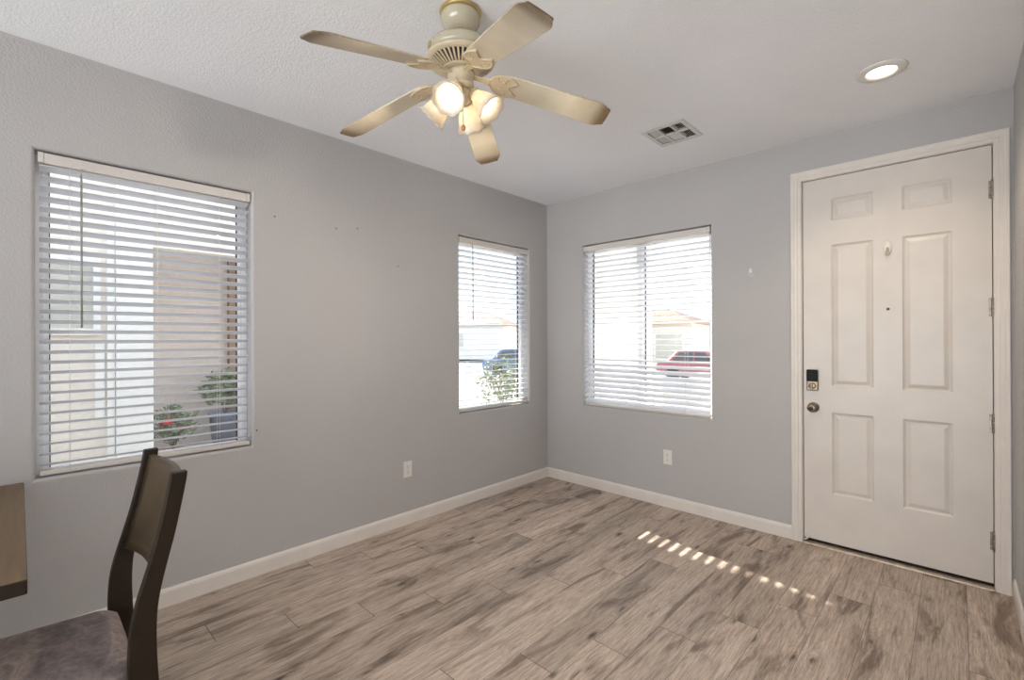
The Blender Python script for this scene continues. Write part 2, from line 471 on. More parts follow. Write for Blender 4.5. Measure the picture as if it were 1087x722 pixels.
# baseboards: (run along wall), profile u = out of the wall, v = height
BP = [(0, 0), (.013, 0), (.013, .074), (.010, .084), (.005, .092), (0, .094)]
def baseboard(name, a, b, out, label):
    bm = bmesh.new(); a, b, out = Vector(a), Vector(b), Vector(out)
    sweep(bm, [(a, out, Vector((0, 0, 1))), (b, out, Vector((0, 0, 1)))], BP)
    return tag(obj(name, bm, M['trim']), label, 'baseboard', kind='structure')
baseboard('baseboard_left', (0.0005, YB, .0005), (0.0005, -.0005, .0005), (1, 0, 0), 'white baseboard along the long window wall')
baseboard('baseboard_door', (.014, -.0005, .0005), (2.1765, -.0005, .0005), (0, -1, 0), 'white baseboard between corner and door')
baseboard('baseboard_corner', (3.2178, -.0005, .0005), (XR - .014, -.0005, .0005), (0, -1, 0), 'short white baseboard piece right of the door')
baseboard('baseboard_right', (XR - .0005, YH, .0005), (XR - .0005, -.0005, .0005), (-1, 0, 0), 'white baseboard on the wall right of the door')

# ------------------------------------------------------------------ windows (frames, glass) and blinds
def window(name, axis, sign, h, label, mullion=None):
    a, b, c, e = h[0] + .016, h[1] - .016, h[2] + .016, h[3] - .016
    if axis == 1: a, b, c, e = h[0] + .008, h[1] - .008, h[2] + .008, h[3] - .008
    D0, D1 = .088, .136
    def B(bm, u0, u1, z0, z1, d0, d1, mi=0):
        if axis == 0: box(bm, (min(d0 * sign, d1 * sign), u0, z0), (max(d0 * sign, d1 * sign), u1, z1), mi=mi)
        else: box(bm, (u0, min(d0 * sign, d1 * sign), z0), (u1, max(d0 * sign, d1 * sign), z1), mi=mi)
    fwid = .032; fb = .020
    bm = bmesh.new()
    for (u0, u1, z0, z1) in ((a, a + fwid, c, e), (b - fwid, b, c, e), (a + fwid, b - fwid, c, c + fb), (a + fwid, b - fwid, e - fwid, e)):
        B(bm, u0, u1, z0, z1, D0, D1)
    root = obj(name, bm, M['vinyl'], bevel=.003); tag(root, label, 'window', kind='structure')
    cells = [(a + fwid, b - fwid)]
    if mullion is not None:
        bm = bmesh.new(); B(bm, mullion - .022, mullion + .022, c + fb, e - fwid, D0 - .006, D1 - .004)
        obj('mullion', bm, M['vinyl'], root, bevel=.003)
        cells = [(a + fwid, mullion - .022), (mullion + .022, b - fwid)]
    for (u0, u1) in cells:
        s = .016
        bm = bmesh.new()
        for q in ((u0, u0 + s, c + fb, e - fwid), (u1 - s, u1, c + fb, e - fwid), (u0 + s, u1 - s, c + fb, c + fb + .006), (u0 + s, u1 - s, e - fwid - s, e - fwid)):
            B(bm, *q, D0 + .012, D0 + .034)
        obj('sash', bm, M['vinyl'], root)
        bm = bmesh.new(); g = .004
        for q in ((u0 + s, u0 + s + g, c + fb + .006, e - fwid - s), (u1 - s - g, u1 - s, c + fb + .006, e - fwid - s)):
            B(bm, *q, D0 + .014, D0 + .03)
        obj('gasket', bm, M['gasket'], root)
        bm = bmesh.new(); B(bm, u0 + s, u1 - s, c + fb + .006, e - fwid - s, D0 + .021, D0 + .024)
        obj('pane', bm, M['glass'], root)
    return root
window('window_1', 0, -1, WA, 'large white-framed window on the left, by the chair')
window('window_2', 0, -1, WB, 'narrow-looking white-framed window near the room corner', )
window('window_3', 1, 1, WC, 'wide white sliding window beside the white door', mullion=.985)

def blind(name, axis, sign, h, label, tilt, cords, wand_u, wand_len, gap0, gap1, inset=.016, depth=.036, rail_tilt=0):
    """tilt(i, n) in degrees, positive = room-side edge up. Local frame: u along the wall, w = out into the room, z up"""
    a, b, c, e = h[0] + inset + gap0, h[1] - inset - gap1, h[2] + inset, h[3] - inset
    uc = (a + b) / 2; half = (b - a) / 2
    if axis == 0:
        root = empty(name, (-depth, uc, c + .003), label, 'window blind', 'white slatted blinds')
        U, Wv = Vector((0, 1, 0)), Vector((1, 0, 0))
    else:
        root = empty(name, (uc, depth, c + .003), label, 'window blind', 'white slatted blinds')
        U, Wv = Vector((1, 0, 0)), Vector((0, -1, 0))
    Z = Vector((0, 0, 1)); top = e - c - .003
    X = Matrix((U, Wv, Z)).transposed().to_4x4()
    # headrail: a U channel with a front lip, with end brackets
    zt = top - .013
    bm = bmesh.new(); box(bm, (-half + .020, -.024, zt - .040), (half - .020, .030, zt), X)
    box(bm, (-half + .020, .030, zt - .046), (half - .020, .033, zt + .001), X)
    obj('headrail', bm, M['rail'], root, bevel=.002)
    for s in (-1, 1):
        bm = bmesh.new(); lo, hi = sorted((s * half, s * (half - .0195)))
        box(bm, (lo, -.026, zt - .045), (hi, .032, zt + .003), X)
        obj('end_bracket', bm, M['rail'], root, bevel=.002)
    # slats, slightly crowned
    z_top, z_bot = zt - .062, .052
    n = int(round((z_top - z_bot) / .0468)); pitch = (z_top - z_bot) / n
    bm = bmesh.new()
    for i in range(n + 1):
        z = z_bot + i * pitch; t = R(tilt(i, n)); L = .0255
        prof = []
        for k in range(5):
            q = -1 + k / 2; prof.append((q * L, .0022 * (1 - q * q) + .0013))
        for k in range(4, -1, -1):
            q = -1 + k / 2; prof.append((q * L, .0022 * (1 - q * q) - .0013))
        rows = []
        for s in (-half + .004, half - .004):
            rows.append([bm.verts.new(X @ Vector((s, w * cos(t) - v * sin(t), z + w * sin(t) + v * cos(t)))) for w, v in prof])
        A, Bq = rows; m_ = len(prof)
        for k in range(m_):
            f = bm.faces.new([A[k], A[(k + 1) % m_], Bq[(k + 1) % m_], Bq[k]])
        bm.faces.new(A); bm.faces.new(Bq[::-1])
    obj('slats', bm, M['slat'], root)
    bm = bmesh.new()
    Rm = X @ Matrix.Translation((0, 0, .017)) @ Matrix.Rotation(R(rail_tilt), 4, 'X')
    box(bm, (-half + .003, -.026, -.011), (half - .003, .026, .011), Rm)
    obj('bottom_rail', bm, M['rail'], root, bevel=.005, segs=3)
    for q in cords:
        u = -half + q * 2 * half
        bm = bmesh.new()
        for w in (-.0275, .0275):
            tube(bm, [X @ Vector((u, w, .012)), X @ Vector((u, w, zt - .038))], .0009, 5)
        for i in range(n + 1):
            z = z_bot + i * pitch; t = R(tilt(i, n))
            tube(bm, [X @ Vector((u, -.0275, z - .027 * sin(t) - .002)), X @ Vector((u, .0275, z + .027 * sin(t) - .002))], .0006, 4)
        obj('ladder_cord', bm, M['cord'], root)
    u = -half + wand_u * 2 * half
    bm = bmesh.new()
    tube(bm, [X @ Vector((u, .041, zt - .048)), X @ Vector((u, .043, zt - .075))], .0026, 6)
    tube(bm, [X @ Vector((u, .043, zt - .075)), X @ Vector((u, .043, zt - .075 - wand_len))], .0042, 6)
    tube(bm, [X @ Vector((u, .030, zt - .042)), X @ Vector((u, .041, zt - .048))], .003, 6)
    obj('tilt_wand', bm, M['wand'], root)
    return root
blind('window_blind', 0, -1, WA, 'large white slatted blind on the left-hand window by the dark chair', lambda i, n: 19, (.12, .5, .82), .165, .72, .010, .006)
blind('window_blind', 0, -1, WB, 'white slatted blind on the window just left of the room corner', lambda i, n: 2 + 13 * max(0, i - 13) / 10 if i < 23 else 15, (.14, .5, .86), .16, .62, .006, .006)
blind('window_blind', 1, 1, WC, 'white slatted blind on the wide window between corner and door',
      lambda i, n: min(16, 8 + (i - 10) * .5) if i > 10 else (8 - (10 - i) * 11 if i > 6 else -38), (.15, .40, .60, .83), .11, .66, .006, .012, inset=.008, rail_tilt=-18)

# ------------------------------------------------------------------ front door with its frame
DX0, DX1, DZ0, DZ1 = 2.2475, 3.1490, .036, 2.4500
def door_front():
    """face toward the room at local y = 0; raised panels moulded in one height field of rings"""
    bm = bmesh.new()
    PZ = [((2.163), 2.308), (1.072, 2.004), (.357, .898)]; PX = [(2.408, 2.628), (2.768, 2.989)]
    us = sorted({DX0, DX1} | {q for p in PX for q in p}); zs = sorted({DZ0, DZ1} | {q for p in PZ for q in p})
    vs = {}
    def V(u, z):
        if (u, z) not in vs: vs[(u, z)] = bm.verts.new((u, 0, z))
        return vs[(u, z)]
    def pan(u, z): return any(a < u < b for a, b in PX) and any(a < z < b for a, b in PZ)
    for a, b in zip(us, us[1:]):
        for c, e in zip(zs, zs[1:]):
            if not pan((a + b) / 2, (c + e) / 2): bm.faces.new([V(a, c), V(b, c), V(b, e), V(a, e)])
    for a, b in PX:
        for c, e in PZ:
            prev = [V(a, c), V(b, c), V(b, e), V(a, e)]
            for i, d in ((.004, .004), (.009, .0085), (.014, .0105), (.018, .0095), (.034, .003), (.038, .002)):
                cur = [bm.verts.new(q) for q in ((a + i, d, c + i), (b - i, d, c + i), (b - i, d, e - i), (a + i, d, e - i))]
                for k in range(4): bm.faces.new([prev[k], prev[(k + 1) % 4], cur[(k + 1) % 4], cur[k]])
                prev = cur
            bm.faces.new(prev)
    # sides and back
    A = [bm.verts.new((x, y, z)) for y in (0, .044) for x, z in ((DX0, DZ0), (DX1, DZ0), (DX1, DZ1), (DX0, DZ1))]
    bm.faces.new(A[4:]); 
    for k in range(4): bm.faces.new([A[k], A[(k + 1) % 4], A[4 + (k + 1) % 4], A[4 + k]])
    return bm
door = obj('door_1', door_front(), M['door'], loc=(0, .006, 0))
tag(door, 'white six-panel front door with smart lock and knob', 'door', kind='structure')
# casing with mitred colonial profile
CP = [(0, 0), (0, .009), (.006, .012), (.020, .012), (.024, .016), (.040, .016), (.047, .019), (.060, .019), (.063, .016), (.063, 0)]
bm = bmesh.new()
i0, i1, it = 2.2400, 3.1545, 2.4570
outy = Vector((0, -1, 0)); y0 = -.0006
path = [(Vector((i0, y0, .0006)), Vector((-1, 0, 0)), outy), (Vector((i0, y0, it)), Vector((-1, 0, 1)), outy),
        (Vector((i1, y0, it)), Vector((1, 0, 1)), outy), (Vector((i1, y0, .0006)), Vector((1, 0, 0)), outy)]
sweep(bm, path, CP)
tag(obj('trim_1', bm, M['trim']), 'white moulded casing around the front door', 'door casing', kind='structure')
bm = bmesh.new()
for lo, hi in (((DOOR[0] + .0085, .001, .001), (DX0 - .0045, .135, DOOR[3] - .0085)), ((DX1 + .0045, .001, .001), (DOOR[1] - .0085, .135, DOOR[3] - .0085)),
               ((DX0 - .0045, .001, DZ1 + .0045), (DX1 + .0045, .135, DOOR[3] - .0085))): box(bm, lo, hi)
box(bm, (DX0 - .0045, .052, .03), (DX0 + .010, .075, DZ1), mi=1); box(bm, (DX1 - .010, .052, .03), (DX1 + .0045, .075, DZ1), mi=1)
box(bm, (DX0 + .010, .052, DZ1 - .010), (DX1 - .010, .075, DZ1 + .0045), mi=1)
tag(obj('trim_2', bm, [M['trim'], M['dark_strip']]), 'white jamb lining the front door opening', 'door jamb', kind='structure')
bm = bmesh.new(); prism(bm, [(-.016, .0006), (.052, .0006), (.052, .016), (.000, .016), (-.006, .013), (-.014, .009)], DX0 - .002, DX1 + .002, axis=0)
box(bm, (DX0 - .0035, .022, .0165), (DX1 + .0035, .05, .0345), mi=1); box(bm, (DX0 - .004, .053, .0005), (DX1 + .004, .13, .05), mi=1)  # dark strips fill the gap under the door
tag(obj('trim_3', bm, [M['threshold'], M['dark_strip']]), 'scuffed metal threshold under the front door', 'threshold', kind='structure')
# hardware (children of the door, in the door's frame: local y = world y - .006)
def d_empty(name, mesh_bm, mats, **kw): return obj(name, mesh_bm, mats, door, **kw)
for z in (2.205, 1.557, .917, .270):
    bm = bmesh.new(); x = DX1 + .003
    for k in range(5):
        z0 = z - .05 + k * .0202
        lathe(bm, [(.0001, z0), (.0075, z0), (.0082, z0 + .002), (.0082, z0 + .0168), (.0075, z0 + .0188), (.0001, z0 + .0188)], 12, Matrix.Translation((x, -.009, 0)), cap=False)
    lathe(bm, [(.0001, z + .051), (.005, z + .051), (.006, z + .055), (.0001, z + .058)], 10, Matrix.Translation((x, -.009, 0)), cap=False)
    lathe(bm, [(.0001, z - .056), (.006, z - .055), (.005, z - .0505), (.0001, z - .0505)], 10, Matrix.Translation((x, -.009, 0)), cap=False)
    box(bm, (x - .016, -.0022, z - .05), (x, -.0004, z + .05))
    d_empty('hinge', bm, M['hinge'])
FY = Matrix.Rotation(R(90), 4, 'X')                # local z -> -y (towards the room)
def at(x, z, y=0): return Matrix.Translation((x, y, z)) @ FY
# smart deadbolt
lk = bmesh.new(); box(lk, (2.268, -.020, 1.037), (2.334, -.0003, 1.178))
lock = d_empty('deadbolt', lk, M['nickel'], bevel=.006, segs=3); lock['label'] = 'satin nickel smart deadbolt with black cover'
bm = bmesh.new(); prism(bm, [(2.2695, 1.098), (2.3325, 1.098), (2.3325, 1.172), (2.327, 1.178), (2.275, 1.178), (2.2695, 1.172)], -.034, -.0205, axis=1)
obj('battery_cover', bm, M['black'], lock, bevel=.004)
bm = bmesh.new(); lathe(bm, [(.0001, 0), (.021, 0), (.021, .004), (.017, .006), (.0001, .006)], 24, at(2.301, 1.068, -.0205), cap=False)
box(bm, (2.297, -.042, 1.052), (2.305, -.0265, 1.084))
obj('thumb_turn', bm, M['nickel'], lock, bevel=.0015)
bm = bmesh.new()
lathe(bm, [(.0001, .0003), (.033, .0003), (.033, .004), (.029, .008), (.016, .011), (.0115, .016), (.0115, .030), (.019, .036), (.0265, .043), (.0285, .052), (.026, .060), (.018, .064), (.0001, .065)], 28, at(2.305, .923), cap=False)
kn = d_empty('door_knob', bm, M['nickel'], smooth=True)
bm = bmesh.new(); lathe(bm, [(.0001, .0652), (.011, .0652), (.011, .0665), (.0001, .0665)], 20, at(2.305, .923), cap=False)
box(bm, (2.2975, -.0685, .9215), (2.3125, -.0667, .9245)); obj('lock_button', bm, M['steel'], kn)
# coat hook / knocker cover and peephole
bm = bmesh.new()
lathe(bm, [(.0001, .0003), (.022, .0003), (.024, .004), (.0205, .010), (.012, .0135), (.0001, .0145)], 24, at(2.700, 1.941) @ Matrix.Diagonal((.90, 1.95, 1, 1)), cap=False)
pb = d_empty('knocker_backplate', bm, M['outlet'], smooth=True)
bm = bmesh.new(); prism(bm, [(2.688, 1.903), (2.712, 1.903), (2.704, 1.945), (2.696, 1.945)], -.020, -.0135, axis=1)
obj('knocker_tab', bm, M['nickel'], pb, bevel=.001)
bm = bmesh.new(); lathe(bm, [(.0001, .0003), (.0085, .0003), (.0085, .0015), (.006, .0025), (.0001, .0016)], 18, at(2.700, 1.567), cap=False)
d_empty('peephole', bm, M['steel'])
# curled weatherstrip corner at the bottom of the latch side
bm = bmesh.new(); tube(bm, [(2.250, -.012, .022), (2.262, -.016, .032), (2.275, -.014, .046), (2.272, -.008, .058), (2.258, -.006, .064)], .006, 8)
d_empty('corner_seal', bm, M['trim'])

# ------------------------------------------------------------------ outlets, hook, nails
def outlet(loc, rotz, label):
    root = empty('wall_outlet', loc, label, 'electrical outlet', 'white duplex outlets', rotz)    # faces local -y
    bm = bmesh.new(); box(bm, (-.037, -.006, -.060), (.037, -.0004, .060)); obj('cover_plate', bm, M['outlet'], root, bevel=.003)
    for s in (-1, 1):
        bm = bmesh.new()
        pts = [(.0165 * cos(a), s * .0205 + .0135 * max(-.85, min(.85, 1.25 * sin(a)))) for a in [2 * pi * k / 24 for k in range(24)]]
        prism(bm, pts, -.0085, -.0062, axis=1)
        rc = obj('receptacle', bm, M['outlet'], root, bevel=.0008)
        bm = bmesh.new(); zc = s * .0205
        box(bm, (-.0075, -.0089, zc - .001), (-.0055, -.0086, zc + .008)); box(bm, (.0055, -.0089, zc), (.0073, -.0086, zc + .007))
        prism(bm, [(.0028 * cos(a), zc - .007 + .0028 * sin(a)) for a in [2 * pi * k / 12 for k in range(12)]], -.0089, -.0086, axis=1)
        obj('slots', bm, M['slot'], rc)
    bm = bmesh.new(); lathe(bm, [(.0001, .0062), (.003, .0062), (.0025, .0075), (.0001, .0078)], 12, FY, cap=False); obj('screw', bm, M['nickel'], root)
outlet((0, -1.668, .413), R(90), 'white outlet low on the long window wall, left of the corner')
outlet((1.275, 0, .411), 0, 'white outlet below the wide window near the door')

root = empty('adhesive_hook', (1.916, 0, 1.873), 'small white adhesive hook on the wall left of the door', 'hook')
bm = bmesh.new(); prism(bm, [(-.009, -.026), (.009, -.026), (.011, -.020), (.0085, .022), (.006, .026), (-.006, .026), (-.0085, .022), (-.011, -.020)], -.004, -.0004, axis=1)
obj('hook_base', bm, M['outlet'], root, bevel=.0012)
bm = bmesh.new(); tube(bm, [(0, -.004, .004), (0, -.009, -.008), (0, -.014, -.016), (0, -.020, -.014), (0, -.022, -.006)], [.005, .005, .0055, .005, .004], 8)
obj('hook_arm', bm, M['outlet'], root)
for (y, z, lab) in ((-2.224, 2.133, 'leftmost small nail high on the grey wall right of the big blind'),
                    (-2.071, 2.157, 'second small nail from the left high on the grey wall'),
                    (-1.748, 1.932, 'small dark nail on the grey wall nearest the corner window'),
                    (-2.612, 2.140, 'tiny dark nail just right of the big blind'),
                    (-2.716, .858, 'dark smudge at the lower right of the big window, shaped like a nail')):  # last one is a black smudge, shaped as a nail
    bm = bmesh.new(); mt = Matrix.Translation((0, y, z)) @ Matrix.Rotation(R(90), 4, 'Y') @ Matrix.Rotation(R(12), 4, 'X')
    lathe(bm, [(.0001, -.004), (.0018, -.004), (.0018, .009), (.0045, .0092), (.0045, .0108), (.0001, .011)], 10, mt, cap=False)
    tag(obj('nail', bm, M['nail']), lab, 'nail', 'nails on the window wall')

# ------------------------------------------------------------------ ceiling register and recessed light
root = empty('ceiling_vent', (1.6515, -.7225, H), 'white six-cell ceiling air vent left of the recessed light', 'air vent')
fx0, fx1, fy0, fy1 = -.142, .142, -.157, .157; ix0, ix1, iy0, iy1 = -.114, .114, -.125, .125
bm = bmesh.new(); zb, zt = -.007, -.0006
for (a, b, c, d) in ((fx0, fx1, fy0, iy0), (fx0, fx1, iy1, fy1), (fx0, ix0, iy0, iy1), (ix1, fx1, iy0, iy1)): box(bm, (a, c, zb), (b, d, zt))
cx = [ix0, -.042, .042, ix1]
for x in (-.042, .042): box(bm, (x - .005, iy0, zb + .0004), (x + .005, iy1, .02))
box(bm, (ix0, -.005, zb + .0006), (ix1, .005, .02))
bmesh.ops.remove_doubles(bm, verts=bm.verts, dist=1e-6)
obj('frame', bm, M['vent'], root, bevel=.0015)
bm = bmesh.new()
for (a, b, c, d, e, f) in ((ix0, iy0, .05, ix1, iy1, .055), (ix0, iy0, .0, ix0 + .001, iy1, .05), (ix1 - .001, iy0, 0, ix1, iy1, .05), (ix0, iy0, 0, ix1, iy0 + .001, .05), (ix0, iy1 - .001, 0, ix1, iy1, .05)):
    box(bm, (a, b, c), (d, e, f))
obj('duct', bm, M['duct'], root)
def louvres(x0, x1, y0, y1, along, n, ang, mat):
    bm = bmesh.new()
    for k in range(n):
        t = (k + .5) / n
        if along == 'y':
            mt = Matrix.Translation((x0 + (x1 - x0) * t, (y0 + y1) / 2, .006)) @ Matrix.Rotation(R(ang), 4, 'Y')
            box(bm, (-.008, -(y1 - y0) / 2, -.0006), (.008, (y1 - y0) / 2, .0006), mt)
        else:
            mt = Matrix.Translation(((x0 + x1) / 2, y0 + (y1 - y0) * t, .006)) @ Matrix.Rotation(R(ang), 4, 'X')
            box(bm, (-(x1 - x0) / 2, -.008, -.0006), ((x1 - x0) / 2, .008, .0006), mt)
    obj('louvre_bank', bm, mat, root)
for (c, d) in ((iy0 + .001, -.006), (.006, iy1 - .001)):
    louvres(ix0 + .002, -.048, c, d, 'y', 6, -41, M['vent'])
    louvres(.048, ix1 - .002, c, d, 'y', 5, 42, M['vent'])
louvres(-.036, .036, iy0 + .002, -.006, 'x', 8, 40, M['vent_brown'])
louvres(-.036, .036, .006, iy1 - .002, 'x', 8, -35, M['vent'])

root = empty('recessed_light', (2.735, -.680, H), 'lit recessed ceiling light above the front door', 'ceiling light')
bm = bmesh.new(); lathe(bm, [(.062, -.002), (.064, -.009), (.070, -.012), (.090, -.010), (.103, -.006), (.106, -.0008), (.062, -.0008)], 48, cap=False)
obj('trim_ring', bm, M['outlet'], root, smooth=True)
bm = bmesh.new(); lathe(bm, [(.0001, -.0085), (.040, -.0082), (.058, -.006), (.0615, -.003), (.0615, -.0012), (.0001, -.0012)], 40, cap=False)
obj('lens', bm, M['lens'], root, smooth=True)
d = bpy.data.lights.new('downlight', 'SPOT'); d.energy = 26; d.color = (1, .84, .66); d.spot_size = R(125); d.spot_blend = .8; d.shadow_soft_size = .05
o = bpy.data.objects.new('downlight', d); COL.objects.link(o); o.parent = root; o.location = (0, 0, -.02)

# ------------------------------------------------------------------ ceiling fan with light kit
FX, FYc = 1.529, -2.428
fan = empty('ceiling_fan', (FX, FYc, H), 'cream five-blade ceiling fan with four lit frosted lamps', 'ceiling fan')
bm = bmesh.new(); lathe(bm, [(.0001, -.0008), (.083, -.0008), (.086, -.006), (.083, -.013), (.076, -.016), (.0001, -.016)], 40, cap=False)
obj('ceiling_ring', bm, M['fan_gold'], fan, smooth=True)
bm = bmesh.new(); lathe(bm, [(.0001, -.0162), (.079, -.0165), (.0815, -.028), (.079, -.044), (.070, -.061), (.056, -.076), (.040, -.087), (.0001, -.087)], 40, cap=False)
can = obj('canopy', bm, M['fan_grey'], fan, smooth=True)
bm = bmesh.new(); lathe(bm, [(.024, -.0872), (.040, -.0872), (.041, -.092), (.036, -.098), (.026, -.099), (.024, -.095)], 32, cap=False)
obj('canopy_collar', bm, M['fan_gold'], can, smooth=True)
bm = bmesh.new(); lathe(bm, [(.0001, -.0875), (.014, -.0875), (.0125, -.135), (.0001, -.135)], 20, cap=False)
lathe(bm, [(.0001, -.128), (.030, -.130), (.034, -.136), (.0001, -.138)], 24, cap=False)
obj('downrod', bm, M['steel'], fan, smooth=True)
# motor: smooth grey band above, cream flange, vented underside
bm = bmesh.new(); lathe(bm, [(.0001, -.1345), (.060, -.136), (.105, -.141), (.128, -.150), (.134, -.162), (.135, -.196), (.0001, -.196)], 56, cap=False)
mot = obj('motor_housing', bm, M['fan_grey'], fan, smooth=True)
bm = bmesh.new(); mt = Matrix.Rotation(R(-105), 4, 'Z') @ Matrix.Translation((.1352, 0, -.175)) @ Matrix.Rotation(R(90), 4, 'Y')
lathe(bm, [(.0001, -.001), (.014, -.001), (.014, .002), (.011, .003), (.010, .0015), (.0001, .0015)], 20, mt, cap=False)
obj('badge', bm, M['fan_gold'], mot, smooth=True)
bm = bmesh.new(); lathe(bm, [(.0001, -.1962), (.136, -.1965), (.141, -.201), (.139, -.208), (.128, -.213), (.124, -.214), (.0001, -.214)], 56, cap=False)
obj('flange', bm, M['fan'], fan, smooth=True)
bm = bmesh.new(); lathe(bm, [(.0001, -.2142), (.118, -.2145), (.070, -.242), (.0001, -.242)], 48, cap=False, mi=1)
for k in range(40):
    a = 2 * pi * k / 40; mt = Matrix.Rotation(a, 4, 'Z')
    prism(bm, [(.0705, -.2465), (.0705, -.2395), (.119, -.2145), (.124, -.2145), (.124, -.2185)], -.0036, .0036, axis=1, mat=mt)
lathe(bm, [(.0001, -.2425), (.078, -.2425), (.078, -.2475), (.070, -.250), (.0001, -.250)], 40, cap=False)
obj('vented_skirt', bm, [M['fan'], M['slot']], fan)
bm = bmesh.new(); lathe(bm, [(.0001, -.2502), (.056, -.2502), (.056, -.262), (.052, -.266), (.052, -.300), (.056, -.304), (.054, -.314), (.044, -.324), (.0001, -.326)], 36, cap=False)
obj('switch_housing', bm, M['fan'], fan, smooth=True)
bm = bmesh.new(); lathe(bm, [(.0001, -.3262), (.040, -.3262), (.046, -.334), (.046, -.352), (.038, -.366), (.022, -.376), (.010, -.384), (.0001, -.386)], 32, cap=False)
obj('light_fitter', bm, M['fan'], fan, smooth=True)

# blades and their leaf-shaped irons
DROOP, PIT = R(12.5), R(-12)
def blade_mesh():
    r0, r1 = .165, .648; half = []
    for r, w in ((r0, .040), (r0 + .012, .052), (r0 + .05, .057), (r1 - .062, .0675), (r1 - .050, .0672), (r1 - .038, .0645), (r1 - .026, .058), (r1 - .018, .0525), (r1 - .011, .0500), (r1 - .004, .0475), (r1 - .001, .042), (r1 - .001, .030), (r1, .015)):
        half.append((r, w))
    poly = half + [(r, -w) for r, w in reversed(half)]
    bm = bmesh.new(); prism(bm, poly, -.003, .003); return bm
def iron_mesh():
    bm = bmesh.new()
    def lobe(s):
        out = [(.118, .000), (.124, .018), (.140, .040), (.168, .0565), (.198, .0565), (.222, .049), (.244, .034), (.228, .021), (.212, .008), (.208, .0)]
        return [(x, s * y) for x, y in out]
    top = lobe(1); bot = lobe(-1)[::-1]
    poly = top[:-1] + [(.206, 0)] + bot[1:-1]
    prism(bm, poly, -.0085, -.0035)
    prism(bm, [(.048, -.013), (.075, -.009), (.105, -.012), (.124, -.017), (.124, .017), (.105, .012), (.075, .009), (.048, .013)], -.012, -.004)
    for s in (-1, 1):
        rim = [(x, s * y, -.0088) for x, y in ((.122, .004), (.128, .018), (.143, .038), (.169, .053), (.197, .053), (.220, .046), (.240, .034), (.226, .023), (.209, .008))]
        tube(bm, rim, .0032, 6)
        curl = []
        for k in range(22):
            t = k / 21 * 3.6; q = .022 * (1 - k / 26)
            curl.append((.182 + q * cos(t + 2.6) * 1.35, s * (.028 + q * sin(t + 2.6) * .85), -.0088))
        tube(bm, curl, .0026, 6)
        lathe(bm, [(.0001, -.0112), (.004, -.011), (.0048, -.0084), (.0001, -.0084)], 10, Matrix.Translation((.196, s * .040, 0)), cap=False)
    return bm
BASE_A = 4.7047
proto = None
for k in range(5):
    a = BASE_A + 2 * pi * k / 5
    if proto is None:
        proto = obj('blade', blade_mesh(), M['blade'], fan, bevel=.0015)
        obj('blade_iron', iron_mesh(), M['fan'], proto)
        b = proto
    else: b = copy_tree(proto, fan)
    b.rotation_euler = (Matrix.Rotation(a, 3, 'Z') @ Matrix.Rotation(DROOP, 3, 'Y') @ Matrix.Rotation(PIT, 3, 'X')).to_euler()
    b.location = (0, 0, -.244)

# four tulip shades
def shade_mesh():
    bm = bmesh.new()
    prof = [(.0235, .0), (.026, .012), (.034, .028), (.043, .048), (.0485, .070), (.052, .086), (.058, .099), (.0655, .108)]
    n = 48; rings = []
    def ring(r, z, flute):
        out = []
        for i in range(n):
            a = 2 * pi * i / n; rr = r * (1 + flute * .035 * cos(8 * a)); out.append(bm.verts.new((rr * cos(a), rr * sin(a), z + flute * .003 * cos(8 * a))))
        return out
    for i, (r, z) in enumerate(prof): rings.append(ring(r, z, max(0, (i - 4) / 3)))
    for i, (r, z) in reversed(list(enumerate(prof))): rings.append(ring(r - .003, z, max(0, (i - 4) / 3)))
    rings.append(rings[0])
    for A, B in zip(rings, rings[1:]):
        for i in range(n):
            f = bm.faces.new([A[i], A[(i + 1) % n], B[(i + 1) % n], B[i]]); f.smooth = True
    return bm
proto = None
for k in range(4):
    a = R(-61 + 90 * k); ax = R(44)
    # local z of the shade = outwards and down
    Mx = Matrix.Rotation(a, 4, 'Z') @ Matrix.Translation((.060, 0, -.346)) @ Matrix.Rotation(pi - ax, 4, 'Y')
    if proto is None:
        proto = obj('lamp_shade', shade_mesh(), M['shade'], fan)
        bm = bmesh.new(); lathe(bm, [(.0001, -.030), (.014, -.030), (.016, -.012), (.026, -.008), (.0275, .004), (.022, .010), (.0001, .011)], 28, cap=False)
        obj('socket_holder', bm, M['fan'], proto, smooth=True)
        bm = bmesh.new(); lathe(bm, [(.0001, .0112), (.012, .0115), (.0125, .026), (.020, .042), (.0265, .058), (.0275, .070), (.024, .083), (.014, .092), (.0001, .095)], 28, cap=False)
        obj('bulb', bm, M['bulb'], proto, smooth=True)
        d = bpy.data.lights.new('bulb_light', 'SPOT'); d.energy = 19; d.color = (1, .89, .76); d.spot_size = R(154); d.spot_blend = 1.0; d.shadow_soft_size = .022
        o = bpy.data.objects.new('bulb_light', d); COL.objects.link(o); o.parent = proto; o.location = (0, 0, .118); o.rotation_euler = (pi, 0, 0)
        s = proto
    else: s = copy_tree(proto, fan)
    s.matrix_local = Mx
# pull chain with wooden fob
bm = bmesh.new(); px, py = .030, -.046
tube(bm, [(px * .98, py * .98, -.300), (px * 1.12, py * 1.12, -.306), (.055, -.034, -.345), (.055, -.034, -.492)], .0013, 6)
ch = obj('pull_chain', bm, M['fan_gold'], fan)
bm = bmesh.new(); lathe(bm, [(.0001, -.492), (.004, -.493), (.009, -.500), (.0095, -.507), (.006, -.515), (.0001, -.517)], 16, Matrix.Translation((.055, -.034, 0)), cap=False)
obj('fob', bm, simple('wood_fob', rgb(206, 150, 104), .5), ch, smooth=True)

